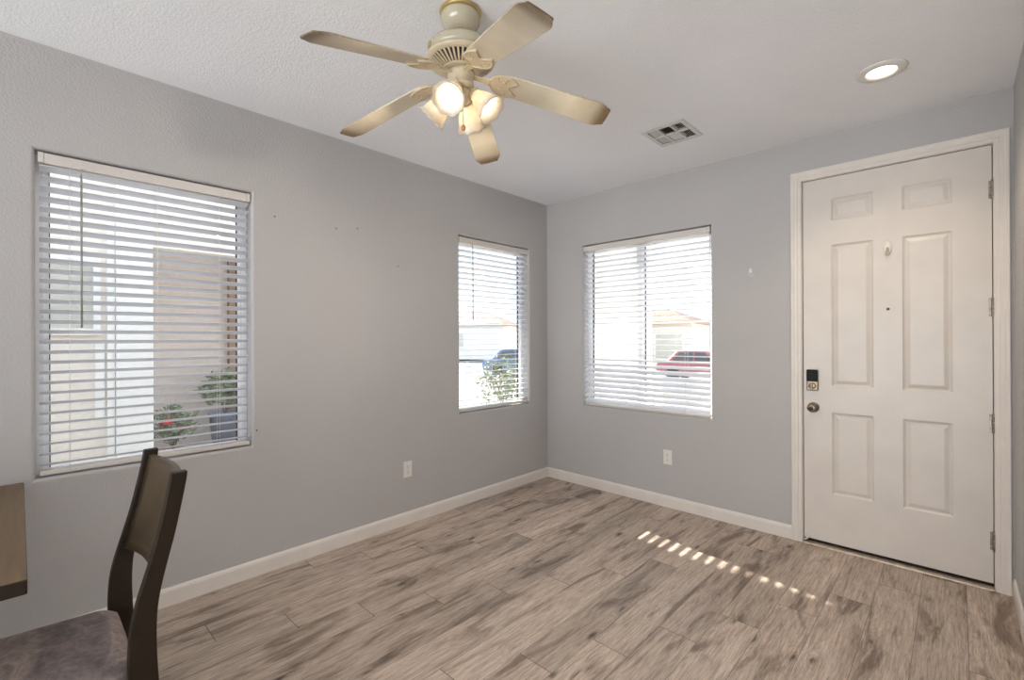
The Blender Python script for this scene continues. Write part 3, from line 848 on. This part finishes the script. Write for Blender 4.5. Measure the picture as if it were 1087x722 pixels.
# ------------------------------------------------------------------ dining table and chair
root = empty('dining_table', (.665, -4.47, 0), 'brown wooden dining table with dark edge at the far left', 'table')
bm = bmesh.new(); box(bm, (-.60, -.80, .742), (.60, .80, .744)); box(bm, (-.602, -.802, .700), (.602, .802, .742), mi=1)
bm.free(); bm = bmesh.new(); box(bm, (-.600, -.800, .738), (.600, .800, .778)); bm.normal_update()
for f in bm.faces:
    if abs(f.normal.z) < .5: f.material_index = 1
obj('table_top', bm, [M['table_top'], M['espresso']], root, bevel=.004)
bm = bmesh.new()
for (a, b, c, d) in ((-.50, .50, .50, .52), (-.50, .50, -.52, -.50), (-.50, -.48, -.50, .50), (.48, .50, -.50, .50)): box(bm, (a, c, .655), (b, d, .7375))
obj('apron', bm, M['espresso'], root)
for sx in (-1, 1):
    for sy in (-1, 1):
        bm = bmesh.new(); x, y = sx * .45, sy * .46
        for z0, z1, w0, w1 in ((0.001, .6545, .026, .036),):
            v = [bm.verts.new((x + i * w, y + j * w, z)) for z, w in ((z0, w0), (z1, w1)) for i, j in ((-1, -1), (1, -1), (1, 1), (-1, 1))]
            bm.faces.new(v[:4]); bm.faces.new(v[4:])
            for k in range(4): bm.faces.new([v[k], v[(k + 1) % 4], v[4 + (k + 1) % 4], v[4 + k]])
        obj('leg', bm, M['espresso'], root, bevel=.004)

chair = empty('dining_chair', (1.12, -3.65, 0), 'dark brown dining chair with grey suede seat facing the table', 'chair', rotz=0)
# local: x across, y back (+) ; world y = local - 3.65
def post_poly():
    back = [(-.150 + .405, 0)]
    # (z, y_front, y_back) in world y
    prof = [(0.001, -3.395, -3.352), (.15, -3.440, -3.385), (.30, -3.466, -3.400), (.42, -3.476, -3.408), (.50, -3.478, -3.412), (.585, -3.473, -3.413), (.657, -3.457, -3.407),
            (.753, -3.429, -3.386), (.82, -3.412, -3.369), (.92, -3.391, -3.350), (1.003, -3.376, -3.335)]
    return prof
PR = post_poly()
def y_at(z, i):
    for p, q in zip(PR, PR[1:]):
        if p[0] <= z <= q[0]:
            t = (z - p[0]) / (q[0] - p[0]); return p[i] + (q[i] - p[i]) * t
    return PR[-1][i]
for x0, x1 in ((-.232, -.205), (.193, .220)):
    bm = bmesh.new()
    zs = [PR[0][0] + (PR[-1][0] - PR[0][0]) * k / 40 for k in range(41)]
    def sm(z, i): return sum(y_at(min(PR[-1][0], max(PR[0][0], z + d)), i) for d in (-.03, -.015, 0, .015, .03)) / 5
    poly = [(sm(z, 1) + 3.65, z) for z in zs] + [(sm(z, 2) + 3.65, z) for z in reversed(zs)]
    prism(bm, poly, x0, x1, axis=0)
    obj('rear_post', bm, M['espresso'], chair, bevel=.003)
# curved back panel between the posts
bm = bmesh.new(); nx, nzz = 16, 8; vf, vb = [], []
for j in range(nzz + 1):
    rf, rb = [], []
    for i in range(nx + 1):
        t = i / nx; x = -.206 + t * .400; q = 4 * t * (1 - t)
        zlo = .672 + .010 * q; zhi = .985 - .004 * q
        z = zlo + (zhi - zlo) * j / nzz
        y = (y_at(z, 1) + y_at(z, 2)) / 2 + 3.65 + .030 * q
        rf.append(bm.verts.new((x, y - .007, z))); rb.append(bm.verts.new((x, y + .007, z)))
    vf.append(rf); vb.append(rb)
for j in range(nzz):
    for i in range(nx):
        for g, fl in ((vf, 0), (vb, 1)):
            f = bm.faces.new([g[j][i], g[j][i + 1], g[j + 1][i + 1], g[j + 1][i]]); f.smooth = True
for i in range(nx):
    bm.faces.new([vf[0][i], vf[0][i + 1], vb[0][i + 1], vb[0][i]]); bm.faces.new([vf[-1][i], vf[-1][i + 1], vb[-1][i + 1], vb[-1][i]])
for j in range(nzz):
    bm.faces.new([vf[j][0], vf[j + 1][0], vb[j + 1][0], vb[j][0]]); bm.faces.new([vf[j][-1], vf[j + 1][-1], vb[j + 1][-1], vb[j][-1]])
pn = obj('back_panel', bm, M['panel_wood'], chair)
# seat: rounded cushion on a frame
bm = bmesh.new()
def rr(w0, w1, d0, d1, r, n=6):
    """rounded rectangle; front (-y) is w1 wide, back is w0 wide"""
    pts = []
    for (cx_, cy_, a0) in ((w1 - r, d0 + r, -90), (w0 - r, d1 - r, 0), (-w0 + r, d1 - r, 90), (-w1 + r, d0 + r, 180)):
        for k in range(n + 1):
            a = R(a0 + 90 * k / n); pts.append((cx_ + r * cos(a), cy_ + r * sin(a)))
    return pts
layers = [(.405, .000, .03), (.415, -.006, .04), (.440, .006, .05), (.468, .004, .05), (.484, -.010, .055), (.492, -.030, .06), (.495, -.060, .06)]
prev = None
for z, gx, r in layers:
    cur = [bm.verts.new((x, y, z)) for x, y in rr(.215 + gx, .245 + gx, -.255 - gx, .192 + gx, r)]
    if prev:
        for k in range(len(cur)):
            f = bm.faces.new([prev[k], prev[(k + 1) % len(cur)], cur[(k + 1) % len(cur)], cur[k]]); f.smooth = True
    else: bm.faces.new(cur)
    prev = cur
bm.faces.new(prev).smooth = True
seat = obj('seat', bm, M['suede'], chair, loc=(-.006, 0, 0))
bm = bmesh.new(); lathe(bm, [(.0001, .004), (.003, .003), (.0045, 0), (.0001, -.001)], 8, cap=False)
nh = None
spots = [(x * .03, .1925, 'b') for x in range(-6, 7)] + [(sd_ * (.2155 - (y - .19) * .065), y, sd_) for sd_ in (-1, 1) for y in [-.23 + k * .03 for k in range(14)]]
for x, y, q in spots:
    if nh is None: nh = o = obj('nailhead', bm, M['nickel'], seat)
    else: o = nh.copy(); COL.objects.link(o)
    o.location = (x, y, .410); o.rotation_euler = (R(-90), 0, 0) if q == 'b' else (0, q * R(90), 0)
bm = bmesh.new(); box(bm, (-.203, .140, .345), (.191, .162, .4045)); box(bm, (-.225, -.235, .345), (.213, -.213, .4045))
box(bm, (-.225, -.213, .345), (-.205, .170, .4045)); box(bm, (.193, -.213, .345), (.213, .170, .4045))
obj('seat_frame', bm, M['espresso'], chair)
for s in (-.222, .210):
    bm = bmesh.new(); v = []
    for z, w in ((.001, .015), (.4045, .021)):
        v += [bm.verts.new((s + i * w, -.245 + j * w, z)) for i, j in ((-1, -1), (1, -1), (1, 1), (-1, 1))]
    bm.faces.new(v[:4]); bm.faces.new(v[4:])
    for k in range(4): bm.faces.new([v[k], v[(k + 1) % 4], v[4 + (k + 1) % 4], v[4 + k]])
    obj('front_leg', bm, M['espresso'], chair, bevel=.003)

# ------------------------------------------------------------------ outside
GZ = -.08
bm = bmesh.new()
box(bm, (-40, -40, GZ - .2), (-TW - .001, 7.0, GZ)); box(bm, (-TW - .001, TW + .001, GZ - .2), (40, 7.0, GZ))
tag(obj('ground', bm, M['concrete']), 'pale concrete yard outside the windows', 'ground', kind='structure')
bm = bmesh.new(); v = [bm.verts.new(p) for p in ((-40, 7.0, GZ), (40, 7.0, GZ), (40, 13.0, -.62), (-40, 13.0, -.62))]; bm.faces.new(v)
v = [bm.verts.new(p) for p in ((-40, 7.0, GZ - .3), (40, 7.0, GZ - .3), (40, 13.0, -.9), (-40, 13.0, -.9))]; bm.faces.new(v)
tag(obj('ground_verge', bm, M['gravel']), 'sloping gravel front yard beyond the windows', 'ground', kind='structure')
bm = bmesh.new(); box(bm, (-60, 13.0, -.9), (60, 26.0, -.62))
tag(obj('street', bm, M['asphalt']), 'pale asphalt street beyond the front yard', 'street', kind='structure')
bm = bmesh.new(); box(bm, (-70, 26.0, -.9), (70, 70.0, -.50))
tag(obj('ground_far', bm, M['gravel']), 'gravel lots across the street', 'ground', kind='structure')

# neighbour's house: facade at x = -2.8 facing us; unseen upper storey and eave shaped to block the sun
nb = empty('neighbor_house', (-6.0, -4.0, GZ), 'cream stucco house next door seen through the left blind', 'building')
def L(bm, lo, hi, **k): box(bm, (lo[0] + 6, lo[1] + 4, lo[2] - GZ), (hi[0] + 6, hi[1] + 4, hi[2] - GZ), **k)
bm = bmesh.new()
L(bm, (-3.0, -10.0, GZ), (-2.8, -2.77, 3.15)); L(bm, (-3.0, -2.77, 2.32), (-2.8, -.30, 3.15)); L(bm, (-4.75, -2.97, GZ), (-3.0, -2.77, 2.75))
L(bm, (-9.0, -10.0, GZ), (-8.8, .15, 4.6)); L(bm, (-4.2, -10.0, 2.76), (-4.0, .15, 4.6)); L(bm, (-8.8, -.05, GZ), (-5.6, .15, 4.6)); L(bm, (-5.6, -.05, 2.76), (-4.2, .15, 4.6)); L(bm, (-8.8, -10.0, GZ), (-3.0, -9.8, 2.75)); L(bm, (-8.8, -10.0, 2.76), (-4.2, -9.8, 4.6))
obj('wall', bm, M['stucco'], nb)
bm = bmesh.new(); L(bm, (-4.75, -2.77, GZ), (-4.6, -1.62, 2.55)); obj('porch_wall', bm, M['stucco_shaded'], nb)
bm = bmesh.new(); L(bm, (-2.799, -3.055, GZ), (-2.74, -2.77, 3.15)); obj('pilaster', bm, M['stucco_white'], nb, bevel=.01)
bm = bmesh.new(); L(bm, (-4.62, -1.62, GZ), (-4.5, -1.50, 2.55)); obj('porch_post', bm, M['post_brown'], nb)
bm = bmesh.new(); L(bm, (-3.0, -.50, GZ), (-2.8, -.30, 2.319)); obj('porch_post', bm, M['post_brown'], nb)
bm = bmesh.new(); L(bm, (-5.6, -2.76, 2.56), (-3.001, -.30, 2.62)); obj('porch_ceiling', bm, M['stucco_white'], nb)
def hip(P, Q, th):
    bm = bmesh.new()
    vb_ = [bm.verts.new((x + 6, y + 4, z - GZ)) for x, y, z in P]; vl = [bm.verts.new((x + 6, y + 4, z - GZ - th)) for x, y, z in P]
    vt = [bm.verts.new((x + 6, y + 4, z - GZ)) for x, y, z in Q]
    if len(Q) == 2: fs = ([vb_[0], vb_[1], vt[0]], [vb_[1], vb_[2], vt[1], vt[0]], [vb_[2], vb_[3], vt[1]], [vb_[3], vb_[0], vt[0], vt[1]], vl)
    else: fs = (vb_, vl)
    for f in fs: bm.faces.new(f)
    for k in range(4): bm.faces.new([vl[k], vl[(k + 1) % 4], vb_[(k + 1) % 4], vb_[k]])
    obj('roof', bm, M['roof'], nb)
hip([(-9.4, -10.4, 4.67), (-3.6, -10.4, 4.67), (-3.6, .49, 4.67), (-9.4, .49, 4.67)], [(-6.5, -7.5, 5.9), (-6.5, -2.3, 5.9)], .07)
hip([(-3.99, -10.0, 3.08), (-3.001, -10.0, 3.0), (-3.001, -.30, 3.0), (-3.99, -.30, 3.08)], [], .07)
def wall_window(y0, y1, z0, z1, parent):
    bm = bmesh.new()
    for (a, b, c, d) in ((y0, y1, z0, z0 + .06), (y0, y1, z1 - .06, z1), (y0, y0 + .05, z0 + .06, z1 - .06), (y1 - .05, y1, z0 + .06, z1 - .06), ((y0 + y1) / 2 - .02, (y0 + y1) / 2 + .02, z0 + .06, z1 - .06)):
        L(bm, (-2.799, a, c), (-2.765, b, d))
    wf = obj('house_window', bm, M['stucco_white'], parent)
    bm = bmesh.new(); L(bm, (-2.799, y0 + .05, z0 + .06), (-2.79, y1 - .05, z1 - .06)); 
    obj('pane', bm, M['pane'], wf)
wall_window(-4.5, -3.16, 1.44, 2.16, nb)
bm = bmesh.new(); L(bm, (-2.799, -3.20, GZ + .75), (-2.78, -3.13, 1.38)); L(bm, (-2.799, -3.115, GZ), (-2.76, -3.06, 2.5)); obj('downspout', bm, M['stucco_white'], nb)

def leaf_cloud(bm, centre, rad, n, size, rnd, up=.3):
    c = Vector(centre)
    for _ in range(n):
        d = Vector((rnd.gauss(0, 1), rnd.gauss(0, 1), rnd.gauss(0, 1))).normalized() * (rnd.random() ** .45)
        p = c + Vector((d.x * rad[0], d.y * rad[1], d.z * rad[2]))
        a = Vector((rnd.uniform(-1, 1), rnd.uniform(-1, 1), rnd.uniform(-.2, 1) * up + .1)).normalized()
        b = a.cross(Vector((rnd.uniform(-1, 1), rnd.uniform(-1, 1), rnd.uniform(-1, 1)))).normalized()
        s = size * rnd.uniform(.6, 1.3); nrm = a.cross(b) * s * .12
        q = [p, p + a * s * .5 + b * s * .22 + nrm, p + a * s, p + a * s * .5 - b * s * .22 + nrm]
        bm.faces.new([bm.verts.new(x) for x in q])

def plant(name, loc, pot_h, pot_r, pot_mat, crown_r, crown_h, nleaf, label, flowers=0, seed=1):
    rnd = random.Random(seed); t = empty(name, loc, label, 'plant')
    bm = bmesh.new(); lathe(bm, [(.0001, 0), (pot_r * .72, 0), (pot_r * .98, pot_h * .9), (pot_r * 1.06, pot_h * .9), (pot_r * 1.06, pot_h), (pot_r * .92, pot_h), (pot_r * .9, pot_h * .93), (.0001, pot_h * .93)], 28, cap=False)
    obj('pot', bm, pot_mat, t, smooth=True)
    bm = bmesh.new()
    for k in range(9):
        a = rnd.uniform(0, 2 * pi); q = rnd.uniform(.2, .9) * crown_r
        tube(bm, [(0, 0, pot_h * .9), (q * .4 * cos(a), q * .4 * sin(a), pot_h + crown_h * .5), (q * cos(a), q * sin(a), pot_h + crown_h * rnd.uniform(.8, 1.2))], .006, 5)
    obj('stems', bm, M['bark'], t)
    bm = bmesh.new(); leaf_cloud(bm, (0, 0, pot_h + crown_h * .75), (crown_r, crown_r, crown_h * .62), nleaf, .11, rnd)
    obj('foliage', bm, M['leaf'], t)
    for k in range(flowers):
        a = rnd.uniform(0, 2 * pi); q = crown_r * rnd.uniform(.3, .95); z = pot_h + crown_h * rnd.uniform(.3, 1.2)
        bm = bmesh.new()
        for j in range(7):
            b = 2 * pi * j / 7; c, s = cos(b), sin(b)
            pts = [(0, 0, 0), (.035 * c - .018 * s, .035 * s + .018 * c, .02), (.062 * c, .062 * s, .012), (.035 * c + .018 * s, .035 * s - .018 * c, .02)]
            bm.faces.new([bm.verts.new(p) for p in pts])
        obj('flower', bm, M['flower'], t, loc=(q * cos(a), q * sin(a), z), rot=(rnd.uniform(-.9, .9), rnd.uniform(.3, 1.2), 0))
plant('potted_plant', (-4.2, -1.76, GZ), .50, .19, M['pot_blue'], .30, .40, 420, 'leafy plant in a tall blue-grey pot seen through the left blind', 0, 3)
plant('potted_flowers', (-4.1, -2.36, GZ), .10, .15, M['pot_clay'], .24, .40, 300, 'red flowering plant in a low clay pot seen through the left blind', 8, 5)
t = empty('flower_pot', (-3.9, -1.50, GZ), 'pink terracotta pot right of the blue-grey pot outside', 'pot')
bm = bmesh.new(); lathe(bm, [(.0001, 0), (.10, 0), (.13, .20), (.145, .20), (.145, .25), (.125, .25), (.12, .22), (.0001, .22)], 28, cap=False); obj('pot', bm, M['pot_clay'], t, smooth=True)
bm = bmesh.new(); leaf_cloud(bm, (0, 0, .30), (.10, .10, .08), 60, .07, random.Random(4)); obj('foliage', bm, M['leaf'], t)

# porch column and low porch wall in front of the wide window
t = empty('porch_column', (-.25, 1.85, GZ), 'broad cream porch column filling the left of the wide window', 'column')
bm = bmesh.new(); box(bm, (-.28, -.20, .001), (.345, .22, 2.95)); obj('shaft', bm, M['stucco'], t, bevel=.01)
bm = bmesh.new(); box(bm, (-.33, -.25, .001), (.395, .27, .30)); obj('plinth', bm, M['stucco_white'], t, bevel=.01)
bm = bmesh.new(); box(bm, (-.34, -.26, 2.80), (.405, .28, 2.96)); obj('capital', bm, M['stucco_white'], t, bevel=.01)

def car(name, loc, rz, paint, label):
    t = empty(name, loc, label, 'car', None, rz)
    body = [(-2.15, .30), (-2.2, .62), (-2.12, .84), (-1.55, .92), (.95, .92), (1.85, .80), (2.15, .62), (2.18, .30)]
    bm = bmesh.new(); prism(bm, body, -.86, .86, axis=1); obj('body', bm, paint, t, bevel=.06, segs=3)
    bm = bmesh.new(); prism(bm, [(-1.70, .90), (-1.25, 1.36), (-.9, 1.44), (.10, 1.42), (.85, .90)], -.72, .72, axis=1); cab = obj('cabin', bm, paint, t, bevel=.05, segs=3)
    for s in (-1, 1):
        for poly in ([(-1.42, .96), (-1.10, 1.32), (-.45, 1.34), (-.45, .96)], [(-.38, .96), (-.38, 1.34), (.05, 1.33), (.60, .96)]):
            bm = bmesh.new(); prism(bm, poly, s * .722, s * .732, axis=1)
            obj('side_window', bm, M['car_glass'], cab)
    for x in (-1.35, 1.35):
        for s in (-1, 1):
            bm = bmesh.new(); lathe(bm, [(.0001, -.1), (.20, -.1), (.31, -.09), (.325, -.05), (.325, .05), (.31, .09), (.20, .1), (.0001, .1)], 24, Matrix.Translation((x, s * .80, .326)) @ Matrix.Rotation(R(90), 4, 'X'), cap=False)
            obj('wheel', bm, M['tyre'], t)
car('red_car', (-5.4, 18.4, -.62), R(4), M['red_car'], 'muted red car parked in the street beyond the wide window')
car('blue_car', (-14.4, 15.6, -.62), R(35), M['blue_car'], 'pale blue car parked in the street beyond the corner window')

def house(loc, w, d, h, rise, rz, wall, roof, label, wins):
    t = empty('street_house', loc, label, 'building', None, rz)
    bm = bmesh.new(); box(bm, (-w / 2, -d / 2, .001), (w / 2, d / 2, h)); obj('wall', bm, wall, t)
    bm = bmesh.new(); e = .45
    v = [bm.verts.new(p) for p in ((-w / 2 - e, -d / 2 - e, h), (w / 2 + e, -d / 2 - e, h), (w / 2 + e, d / 2 + e, h), (-w / 2 - e, d / 2 + e, h), (-w / 2 + d * .35, 0, h + rise), (w / 2 - d * .35, 0, h + rise))]
    for f in ((0, 1, 5, 4), (1, 2, 5), (2, 3, 4, 5), (3, 0, 4), (3, 2, 1, 0)): bm.faces.new([v[i] for i in f])
    obj('roof', bm, roof, t)
    for x, z, ww, hh in wins:
        bm = bmesh.new(); y = -d / 2 - .002
        for (a, b, c, f) in ((x, x + ww, z, z + .12), (x, x + ww, z + hh - .12, z + hh), (x, x + .12, z + .12, z + hh - .12), (x + ww - .12, x + ww, z + .12, z + hh - .12)): box(bm, (a, y - .06, c), (b, y, f))
        wf = obj('house_window', bm, M['stucco_white'], t)
        bm = bmesh.new(); box(bm, (x + .12, y - .02, z + .12), (x + ww - .12, y, z + hh - .12)); obj('pane', bm, M['pane'], wf)
house((-3.0, 33.0, -.5), 11, 9, 3.2, 1.5, 0, M['stucco_white'], M['roof_grey'], 'pale house across the street behind the red car', [(-4.4, 1.0, 1.5, 1.5), (-1.5, 1.0, 1.8, 1.5), (2.0, .1, 2.6, 2.3)])
house((-18.5, 36.0, -.5), 12, 9, 3.0, 1.5, R(8), M['stucco'], M['roof'], 'cream tiled-roof house across the street, left of the pale one', [(-4.5, 1.0, 1.8, 1.5), (0, 1.0, 1.6, 1.5), (3.0, .1, 2.4, 2.2)])
house((-34.0, 27.0, -.5), 12, 9, 3.1, 1.6, R(30), M['stucco_white'], M['roof'], 'white tiled-roof house farthest left along the street', [(-4.5, 1.0, 1.8, 1.5), (.5, 1.0, 2.0, 1.5)])
house((11.5, 36.0, -.5), 11, 9, 3.1, 1.5, R(-6), M['stucco'], M['roof_grey'], 'cream house across the street at the far right', [(-4.0, 1.0, 1.8, 1.5), (0, 1.0, 1.8, 1.5)])

def tree(name, loc, h, rad, n, seed, label, size=.22):
    rnd = random.Random(seed); t = empty(name, loc, label, 'tree')
    bm = bmesh.new(); tube(bm, [(0, 0, .001), (.05, .02, h * .35), (-.03, .05, h * .7)], [.12, .09, .05], 8)
    for k in range(7):
        a = 2 * pi * k / 7; tube(bm, [(0, .03, h * .5), (rad * .4 * cos(a), rad * .4 * sin(a), h * .75), (rad * .75 * cos(a), rad * .75 * sin(a), h * .92)], [.05, .03, .012], 5)
    obj('trunk', bm, M['bark'], t)
    bm = bmesh.new(); leaf_cloud(bm, (0, 0, h * .82), (rad, rad, h * .28), n, size, rnd); obj('foliage', bm, M['leaf_pale'], t)
tree('street_tree', (-15.0, 22.8 + 4.5, -.5), 3.4, 1.5, 900, 21, 'pale green tree across the street beyond the corner window')
tree('street_tree', (-3.2, 27.4, -.5), 3.0, .9, 160, 22, 'sparse young tree in front of the pale house')
rnd = random.Random(9); t = empty('shrub', (-3.0, 2.55, GZ), 'loose grey-green shrub growing outside the corner window', 'shrub')
bm = bmesh.new()
for k in range(12):
    a = 2 * pi * k / 12; q = .45
    tube(bm, [(0, 0, .001), (q * .5 * cos(a), q * .5 * sin(a), .45), (q * cos(a), q * sin(a), .95)], [.016, .01, .005], 5)
obj('stems', bm, M['bark'], t)
bm = bmesh.new(); leaf_cloud(bm, (0, 0, .62), (.62, .62, .55), 1100, .09, rnd); obj('foliage', bm, M['leaf_pale'], t)
